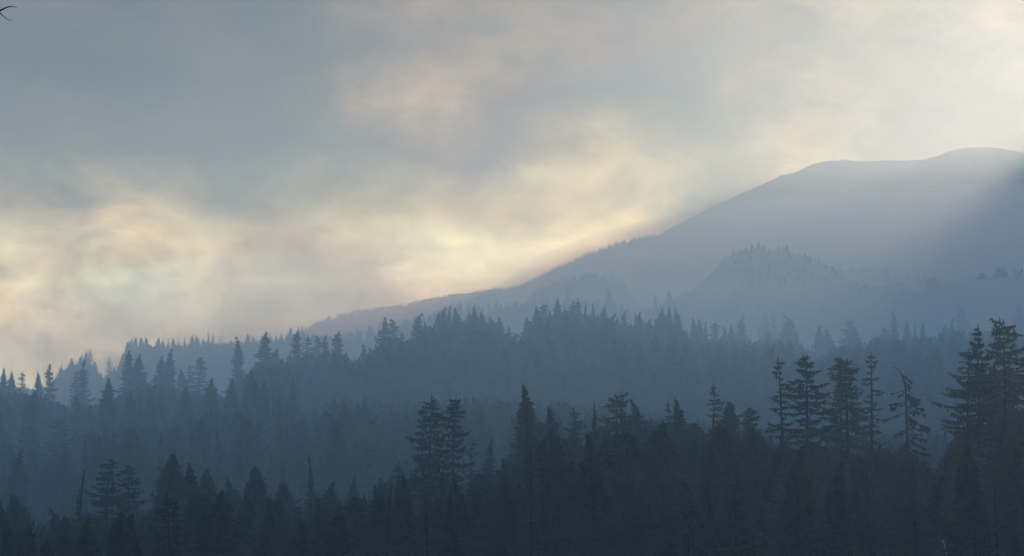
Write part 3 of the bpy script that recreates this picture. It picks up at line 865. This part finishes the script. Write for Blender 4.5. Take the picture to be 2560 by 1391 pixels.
def bare_trunk(name, pts_px, d, r0, mat, label, twigs=3, seed=1):
    """a barkless dead trunk; pts_px from the top down, in photo columns and rows"""
    rg = random.Random(seed)
    bx, by = pts_px[-1]
    azi, te = direction(bx, by)
    gx, gy, gz = ground_at(bx, d)
    root = new_object(name, None); root.location = (gx, gy, gz)
    m = d / F_PX
    zb = float(te) * d - gz
    P = [Vector(((x - bx) * m, 0.2 * math.sin(i), zb + (by - y) * m)) for i, (x, y) in enumerate(pts_px)] + [Vector((0, 0, min(-1, zb - 2)))]
    rr = [r0 * (.35 + .65 * i / (len(P) - 1)) for i in range(len(P))]
    mb = Mesh(); tube(mb, P, rr, 6)
    lb = Mesh()
    for i in range(twigs):
        a = P[0].lerp(P[1], rg.random() * .9); e = Vector((rg.uniform(-1, 1), rg.uniform(-.5, .5), rg.uniform(.1, .9))) * rg.uniform(.6, 1.3) * (r0 * 4)
        tube(lb, [a, a + e * .6, a + e + Vector((0, 0, .1))], [rr[0] * .6, rr[0] * .4, rr[0] * .2], 4)
    new_object('trunk', mesh_from('trunk', mb.v, mb.f, [mat]), root)
    if twigs: new_object('branch', mesh_from('branch', lb.v, lb.f, [mat]), root)
    tag(root, label, 'dead tree')
bare_trunk('dead_trunk', [(674,1006),(677,1018),(679,1030),(679,1044),(677,1058)], 652, .15, MAT_PALE, 'pale curved bare trunk shining out of the dark slope at left', 0)
bare_trunk('dead_trunk', [(2352,1350),(2355,1362),(2358,1378),(2362,1395),(2364,1412)], 225, .09, MAT_PALE, 'pale broken-topped trunk at the bottom edge on the right', 4, 5)
bare_trunk('dead_trunk', [(1298,955),(1298,961),(1299,966)], 1000, .32, MAT_PALE, 'short white stub of a trunk, a bright speck left of the central front tree', 0)
bare_trunk('dead_trunk', [(160,995),(160,1020),(161,1050)], 640, .10, MAT_BARK, 'bare dark pole rising beside the flat-shelved conifer at left', 2, 3)
bare_trunk('dead_trunk', [(712,1068),(713,1085)], 652, .08, MAT_GREYWOOD, 'short grey dead stem lower right of the pale curved trunk', 0)

# a bare-branched tree just outside the left edge; only its twig tips reach into the picture
root = new_object('bare_tree', None)
bx, by_ = -3.85, 14.0
bz = float(terrain_z(math.atan2(bx, by_), math.hypot(bx, by_)))
root.location = (bx, by_, bz)
tag(root, 'leafless twigs poking in at the upper left corner of the picture', 'tree')
def wpt(px, py, d):
    azi, te = direction(px, py); azi = float(azi); te = float(te)
    return Vector((math.sin(azi) * d - bx, math.cos(azi) * d - by_, te * d - bz))
tb, lb = Mesh(), Mesh()
tube(tb, [Vector((0, 0, -.3)), Vector((.05, 0, 2)), Vector((.02, .05, 4.2)), Vector((.1, 0, 6.2)), Vector((.08, .02, 7.6))], [.16, .13, .09, .05, .015], 8)
D0 = 14.4
def twig(start, pts, r0):
    P = [start] + [wpt(x, y, D0) for x, y in pts]
    tube(lb, P, [r0 * (1 - .8 * i / (len(P) - 1)) for i in range(len(P))], 5)
base1 = wpt(-70, 40, D0)
tube(lb, [Vector((.04, .0, 3.6)), wpt(-140, 75, D0), base1], [.035, .018, .012], 6)
twig(base1, [(-20,36),(0,27),(8,23),(18,18),(26,17),(33,17),(38,18),(42,20)], .0075)
twig(base1, [(-20,22),(0,33),(8,40),(18,49),(25,51),(31,52)], .005)
twig(base1, [(-25,15),(-8,5),(1,-3)], .006)
base2 = wpt(-80, 160, D0)
tube(lb, [Vector((.05, .0, 3.3)), base2], [.03, .010], 6)
twig(base2, [(-30,155),(-6,151),(3,152)], .005)
twig(base2, [(-40,110),(-8,60),(0,44)], .006)
base3 = wpt(-90, 300, D0)
tube(lb, [Vector((.04, .0, 3.0)), base3], [.03, .010], 6)
twig(base3, [(-30,294),(2,293)], .005)
rg = random.Random(4)
for k in range(16):
    z0 = 1.6 + k * .36; a = rg.uniform(1.7, 4.6); Lb = rg.uniform(.7, 1.6)
    o = Vector((math.cos(a), math.sin(a), .35)); s0 = Vector((.05, 0, z0))
    tube(lb, [s0, s0 + o * Lb * .5, s0 + o * Lb + Vector((0, 0, .1))], [.025, .013, .004], 5)
    for j in range(4):
        e = o * .4 + Vector((rg.uniform(-.6, .1), rg.uniform(-.5, .5), rg.uniform(-.2, .5)))
        p = s0 + o * Lb * rg.uniform(.3, .9); tube(lb, [p, p + e * .35], [.006, .002], 4)
new_object('trunk', mesh_from('trunk', tb.v, tb.f, [MAT_TWIG]), root)
new_object('branch', mesh_from('branch', lb.v, lb.f, [MAT_TWIG]), root)

# rounded shrubs on the bare right-hand spur
def shrub(px, top_, d, wid, label, seed):
    x, y, z = ground_at(px, d)
    h = max(3.0, float(direction(px, top_)[1]) * d - z)
    rg = random.Random(seed); cb, tb = Mesh(), Mesh()
    for i in range(900):
        a = rg.uniform(0, 6.283); q = math.acos(rg.uniform(0, 1)); rr = rg.uniform(.75, 1.05) * (1 + .12 * math.sin(3 * a + seed))
        c = Vector((math.cos(a) * math.sin(q) * wid * rr, math.sin(a) * math.sin(q) * wid * rr, math.cos(q) * h * rr))
        s = rg.uniform(.6, 1.2)
        v = [c + Vector((rg.gauss(0, s), rg.gauss(0, s), rg.gauss(0, s * .6))) for _ in range(3)]
        cb.add([tuple(p) for p in v], [(0, 1, 2)])
    for k in range(4):
        a = k * 1.6; tube(tb, [(0, 0, -1.5), (math.cos(a) * wid * .4, math.sin(a) * wid * .4, h * .7)], [.5, .15], 4)
    root = new_object('shrub', None); root.location = (x, y, z)
    new_object('crown', mesh_from('crown', cb.v, cb.f, [MAT_FIR]), root)
    new_object('trunk', mesh_from('trunk', tb.v, tb.f, [MAT_BARK]), root)
    tag(root, label, 'shrub', 'rounded shrubs on the bare spur')
shrub(2334, 696, 2552, 5.8, 'large domed thicket on the bare spur right of its lowest notch', 1)
shrub(2507, 671, 2552, 6.5, 'round-topped thicket on the spur near the right edge', 2)
shrub(2254, 706, 2552, 4.5, 'small domed thicket left of the notch in the bare spur', 3)
shrub(2460, 685, 2552, 3.6, 'low flat thicket left of the round-topped one on the spur', 4)

# ------------------------------------------------------------------ filler trees that make up the forest
CANOPY_F = [(-400, 1260), (0, 1260), (100, 1305), (130, 1300), (170, 1280), (250, 1270), (380, 1260), (410, 1210), (560, 1205), (620, 1210), (720, 1235), (760, 1270), (830, 1215), (920, 1235), (960, 1185), (1080, 1170), (1200, 1180), (1260, 1170), (1290, 1094), (1400, 1059), (1540, 1034), (1620, 1034), (1700, 1034), (1770, 1054), (1900, 1064), (2000, 1100), (2120, 1110), (2270, 1100), (2330, 1160), (2350, 1175), (2380, 1080), (2560, 1020), (3000, 990)]
CANOPY_S = [(-400, 1106),(0, 1101),(150, 1116),(220, 1066),(300, 1046),(420, 1046),(480, 1026),(560, 1016),(640, 991),(720, 991),(760, 1021),(850, 985),(1000, 990),(1300, 990),(1500, 1010),(1750, 1040),(2050, 1080),(2560, 1060),(3000, 1040)]
CANOPY_M = [(-400, 1032),(0, 977),(60, 977),(110, 987),(170, 1012),(240, 1007),(300, 982),(330, 957),(400, 957),(500, 977),(560, 987),(610, 941),(640, 901),(700, 893),(760, 883),(850, 873),(880, 898),(930, 873),(960, 838),(1030, 843),(1080, 803),(1200, 793),(1250, 808),(1280, 838),(1310, 838),(1335, 788),(1400, 770),(1530, 783),(1560, 810),(1620, 793),(1690, 788),(1720, 848),(1800, 838),(1900, 848),(1990, 833),(2035, 893),(2100, 858),(2200, 833),(2330, 838),(2370, 813),(2440, 823),(2560, 828),(3000, 788)]
CANOPY_L = [(-400,980),(0,965),(120,965),(150,925),(170,915),(210,890),(240,925),(262,935),(290,918),(308,880),(330,855),(450,855),(520,850),(600,853),(700,838),(760,826),(830,840),(900,850),(1300,860),(1650,860),(1850,830),(2000,850),(2200,850),(2340,830),(2560,800),(3000,760)]
CANOPY_W = [(-400,1000),(700,860),(750,832),(790,834),(820,832),(860,826),(900,819),(940,806),(975,802),(1000,796),(1040,790),(1080,774),(1130,753),(1200,752),(1300,744),(1400,737),(1450,742),(1490,745),(1512,735),(1530,735),(1560,758),(1600,778),(1640,748),(1690,742),(1720,768),(1760,790),(1850,800),(2000,820),(2560,820)]
cf = lambda tab: (direction([p[0] for p in tab], [p[1] for p in tab]))
def canopy_limit(tab, azi, d):
    a, te = cf(tab)
    return np.interp(azi, a, te) * d

rs = np.random.RandomState(11)
def scatter(px0, px1, r0, r1, spacing, dens=1.0, spacing_r=None):
    spacing_r = spacing_r or spacing
    a0 = float(direction(px0, 900)[0]); a1 = float(direction(px1, 900)[0])
    out = []
    r = r0
    while r < r1:
        n = max(1, int((a1 - a0) * r / spacing))
        a = a0 + (np.arange(n) + rs.rand(n)) * (a1 - a0) / n
        rr = r + (rs.rand(n) - .5) * spacing_r * 1.2
        k = rs.rand(n) < dens
        out.append(np.stack([a[k], rr[k]], 1))
        r += spacing_r
    return np.concatenate(out)

cand = []  # azimuth, distance, height, group id
def fill(px0, px1, r0, r1, spacing, canopy, hrange, gid, dens=1.0, spacing_r=None, low=6.0, vary=None):
    P = scatter(px0, px1, r0, r1, spacing, dens, spacing_r)
    z = terrain_z(P[:, 0], P[:, 1])
    lim = canopy_limit(canopy, P[:, 0], P[:, 1]) - z
    H = hrange[0] + (hrange[1] - hrange[0]) * rs.rand(len(P))
    lim = lim * (1 - (0.10 if vary is None else vary) * rs.rand(len(P)))
    H = np.minimum(H, lim)
    k = H > low
    for (a, r), h, zz in zip(P[k], H[k], z[k]):
        cand.append((a, r, h, zz, gid))
fill(-250, 2820, 222, 345, 4.6, CANOPY_F, (13, 24), 0, 1.0, 9)
fill(-250, 2820, 350, 480, 6.5, CANOPY_F, (13, 20), 1, .9, 9)
fill(-250, 2820, 490, 790, 7.0, CANOPY_S, (18, 30), 2, 1.0, 11)
fill(-250, 2820, 800, 1090, 7.5, CANOPY_M, (18, 36), 3, 1.0, 10)
fill(1650, 2820, 1090, 1400, 8.5, CANOPY_M, (18, 32), 3, 1.0, 12)
fill(-250, 2820, 1400, 1960, 7.5, CANOPY_L, (14, 27), 4, 1.0, 16)
fill(900, 2820, 1970, 2050, 11.0, CANOPY_L, (16, 30), 4, .8, 14)
fill(640, 2100, 2180, 2330, 7.0, CANOPY_W, (12, 22), 5, 1.0, 14, vary=.3)
cand = np.array(cand)

# keep fillers off the trunks of the placed trees
hx = np.array([(a, b) for a, b, _ in hero_xy])
X = np.sin(cand[:, 0]) * cand[:, 1]; Y = np.cos(cand[:, 0]) * cand[:, 1]
near = np.full(len(cand), 1e9)
for a, b in hx:
    near = np.minimum(near, np.hypot(X - a, Y - b))
keep = near > 2.2
cand, X, Y = cand[keep], X[keep], Y[keep]

# the nearest 300 minus the placed ones are individuals: those whose tops show largest
N_SINGLE = 296 - n_single
order = []
for gid, share in ((0, 0.85), (2, 0.15)):
    idx = np.where((cand[:, 4] == gid) & (cand[:, 0] > float(direction(-40, 900)[0])) & (cand[:, 0] < float(direction(2600, 900)[0])))[0]
    # the trees of the front rank first
    score = cand[idx, 1] if gid == 0 else cand[idx, 1]
    te = (cand[idx, 3] + cand[idx, 2]) / cand[idx, 1]
    ok = te > float(direction(1280, 1385)[1])
    idx = idx[ok]; score = score[ok]
    order += list(idx[np.argsort(score)][:int(N_SINGLE * share)])
single = set(int(i) for i in order)
KMIX = {0: ['dense', 'dense', 'broad', 'dense', 'spire', 'tiered', 'broad'], 1: ['dense', 'dense', 'spire'], 2: ['dense', 'dense', 'dense', 'spire', 'tiered'], 3: ['dense', 'dense', 'shag', 'dense', 'shag'], 4: ['dense', 'dense', 'spire', 'spire', 'shag']}
ANCHORS = [(20, 'the rounded bushy conifer by the left edge'), (190, 'the needle-tipped steeple conifer'), (325, 'the small very dark pointed conifer'),
 (437, 'the biggest olive-dark conifer'), (640, 'the round-shouldered conifer'), (785, 'the bare-tipped spire'), (880, 'the narrow dark conifer'),
 (1065, 'the fork-tipped tall conifer'), (1133, 'the right one of two gappy conifers'), (1218, 'the faint lone conifer'), (1322, 'the tall central front tree'),
 (1446, 'the see-through rounded conifer'), (1541, 'the crooked-tipped conifer'), (1702, 'the dense cone-shaped conifer'), (1777, 'the tufted slim conifer'),
 (1960, 'the left one of the tall pair'), (2010, 'the right one of the tall pair'), (2128, 'the flat-topped leaning conifer'), (2262, 'the hook-tipped conifer'),
 (2412, 'the spindly long-branched conifer'), (2512, 'the tallest right-edge conifer')]
LOOK = {'dense': 'conical', 'broad': 'spreading', 'spire': 'narrow', 'tiered': 'tiered', 'shag': 'shaggy'}
RANK = ['frontmost', 'second from the front', 'third from the front', 'fourth from the front', 'fifth from the front', 'sixth from the front', 'seventh from the front', 'eighth from the front']
seen = {}
for i in sorted(single, key=lambda i: cand[i, 1]):
    a, r, h, z, gid = cand[i]
    kd = rnd.choice(KMIX[int(gid)])
    px = math.tan(a) * F_PX + CX
    ap, an = min(ANCHORS, key=lambda t: abs(t[0] - px))
    side = 'left' if px < ap else 'right'
    key = (an, side, kd, gid)
    k = seen[key] = seen.get(key, -1) + 1
    if gid == 0:
        lb = '%s conifer low %s of %s, %s' % (LOOK[kd], side, an, RANK[min(k, 7)])
        grp = 'conifers massed below the nearest treetops'
    else:
        lb = 'bluish %s conifer behind and %s of %s' % (LOOK[kd], side, an) + (', ' + RANK[min(k, 7)] if k else '')
        grp = 'conifers on the slope just behind the nearest forest'
    wd = rnd.uniform(.8, 1.15) * (0.75 if kd == 'broad' else 1)
    place_tree((kd, rnd.randrange(COUNTS[kd])), (X[i], Y[i], z - .3), h, wd * min(1.4, max(.8, ((28 if r > 500 else 18) / h) ** .5)), rnd.uniform(0, 6.28), lb, grp)

# ------------------------------------------------------------------ the rest of the forest: one object of instances per wood
src = bpy.data.collections.new('forest_sources')      # not linked to the scene
src_names = []
for i, (key, v) in enumerate(sorted(variants.items(), key=lambda kv: str(kv[0]))):
    o = bpy.data.objects.new('src_%03d' % i, v[2])
    src.objects.link(o); src_names.append(key)
key_index = {k: i for i, k in enumerate(src_names)}

def forest(name, label, pts, keys, hs, widths, seed):
    rg = np.random.RandomState(seed)
    me = bpy.data.meshes.new(name)
    me.vertices.add(len(pts)); me.vertices.foreach_set('co', np.asarray(pts, np.float32).ravel())
    ia = me.attributes.new('pick', 'INT', 'POINT'); ia.data.foreach_set('value', np.array([key_index[k] for k in keys], np.int32))
    sa = me.attributes.new('size', 'FLOAT_VECTOR', 'POINT')
    s = np.array([h / variants[k][3] for h, k in zip(hs, keys)])
    sv = np.stack([s * widths, s * widths, s], 1).astype(np.float32)
    sa.data.foreach_set('vector', sv.ravel())
    ra = me.attributes.new('turn', 'FLOAT_VECTOR', 'POINT')
    rv = np.stack([rg.normal(0, .02, len(pts)), rg.normal(0, .02, len(pts)), rg.rand(len(pts)) * 6.28], 1).astype(np.float32)
    ra.data.foreach_set('vector', rv.ravel())
    o = new_object(name, me)
    g = bpy.data.node_groups.new(name, 'GeometryNodeTree')
    g.interface.new_socket('Geometry', in_out='INPUT', socket_type='NodeSocketGeometry')
    g.interface.new_socket('Geometry', in_out='OUTPUT', socket_type='NodeSocketGeometry')
    gi = g.nodes.new('NodeGroupInput'); go = g.nodes.new('NodeGroupOutput')
    ci = g.nodes.new('GeometryNodeCollectionInfo'); ci.inputs['Collection'].default_value = src
    ci.inputs['Separate Children'].default_value = True; ci.inputs['Reset Children'].default_value = True
    ip = g.nodes.new('GeometryNodeInstanceOnPoints'); ip.inputs['Pick Instance'].default_value = True
    def attr(nm, ty):
        n = g.nodes.new('GeometryNodeInputNamedAttribute'); n.data_type = ty; n.inputs[0].default_value = nm
        return n.outputs[0]
    L = g.links.new
    L(gi.outputs[0], ip.inputs['Points']); L(ci.outputs[0], ip.inputs['Instance'])
    L(attr('pick', 'INT'), ip.inputs['Instance Index']); L(attr('turn', 'FLOAT_VECTOR'), ip.inputs['Rotation']); L(attr('size', 'FLOAT_VECTOR'), ip.inputs['Scale'])
    L(ip.outputs[0], go.inputs[0])
    md = o.modifiers.new('trees', 'NODES'); md.node_group = g
    tag(o, label, kind='stuff')
    return o

rest = np.array([i for i in range(len(cand)) if i not in single])
for gids, name, label in (((0, 1), 'front_forest', 'dark mass of conifers filling the bottom of the picture'), ((2, 3), 'slope_forest', 'bluish mass of conifers on the slope of the middle ridge'), ((4,), 'ridge_forest', 'pale mass of conifers on the left skyline ridge')):
    ii = rest[np.isin(cand[rest, 4], gids)]
    keys, wd = [], []
    for i in ii:
        kd = rnd.choice(KMIX[int(cand[i, 4])]); keys.append((kd, rnd.randrange(COUNTS[kd]))); wd.append(rnd.uniform(.95, 1.45))
    forest(name, label, np.stack([X[ii], Y[ii], cand[ii, 3] - .3], 1), keys, cand[ii, 2], np.array(wd), 3)
ii = rest[cand[rest, 4] == 5]
keys = [('mid', rnd.randrange(3)) if rnd.random() < .6 else ('far', rnd.randrange(5)) for _ in ii]
forest('distant_forest', 'hazy conifer wood on the low ridge in front of the mountain', np.stack([X[ii], Y[ii], cand[ii, 3] - .3], 1), keys, cand[ii, 2], np.full(len(ii), 1.05), 4)

# far woods: spur, knoll, shoulder and the left flank of the mountain
def far_wood(name, label, spans, hr, spacing, seed, width=1.1):
    P = []
    for (px0, px1, r0, r1, dens) in spans:
        P.append(scatter(px0, px1, r0, r1, spacing, dens))
    P = np.concatenate(P)
    z = terrain_z(P[:, 0], P[:, 1])
    x = np.sin(P[:, 0]) * P[:, 1]; y = np.cos(P[:, 0]) * P[:, 1]
    clump = fbm(x / 90, y / 90, 3) + rs.rand(len(P)) * .35
    H = hr[0] + (hr[1] - hr[0]) * np.clip(clump + .35, 0, 1) * (0.6 + .4 * rs.rand(len(P)))
    keys = [('far', rnd.randrange(5)) if rnd.random() < .75 else ('mid', rnd.randrange(3)) for _ in P]
    return forest(name, label, np.stack([x, y, z - .4], 1), keys, H, np.full(len(P), width), seed)
far_wood('knoll_forest', 'hazy trees covering the rocky knoll and the spur in front of it',
    [(1830, 2110, 2800, 2880, .6), (1850, 2080, 2700, 2800, .9), (1690, 2290, 2400, 2565, .95), (2160, 2330, 2510, 2570, .5), (2535, 2700, 2510, 2580, .6)], (4, 12), 7, 8, 1.5)
far_wood('mountain_forest', 'tiny trees along the lower left flank of the mountain',
    [(700, 1320, 4450, 4700, .9), (1300, 1640, 4400, 4650, .35), (1290, 1570, 3300, 3412, .8), (2060, 2350, 3300, 3412, .5)], (6.5, 15), 9.5, 9, 1.7)
# a few trees that stand clear on the knoll and low ridge
FAR_HEROES = [(1522,721,2290,'dense',1.1,'tall pointed conifer standing out on the low hazy ridge left of the knoll'),
 (1419,722,2290,'tiered',.9,'slim conifer standing out on the hazy ridge, left of the tall pointed one'),
 (1640,733,2290,'spire',1.2,'narrow conifer left of the rounded one beside the foot of the knoll'),
 (1676,728,2290,'dense',1.4,'rounded conifer at the left foot of the rocky knoll'),
 (1342,712,2290,'spire',.0,'')]
for t in FAR_HEROES:
    if t[4] > 0: hero(*t[:5], t[5], 'conifers on the low hazy ridge')
for px, top_, kd, lb in [(1870,612,'dense','left small tree on top of the rocky knoll'),(1884,606,'dense','small tree in the middle of the rocky knoll top'),(1900,602,'dense','highest small tree on the rocky knoll top'),
        (1914,610,'dense','small tree just right of the highest one on the knoll'),(1972,612,'dense','lone small spire on the right shoulder of the rocky knoll'),(2018,632,'dense','small tree where the knoll starts to slope down right'),(1962,626,'dense','small rounded tree left of the lone spire on the knoll')]:
    hero(px, top_, 2845, kd, 1.0, lb, 'small trees on top of the rocky knoll')
print('individual trees', n_single + len(single), 'instances', len(rest))
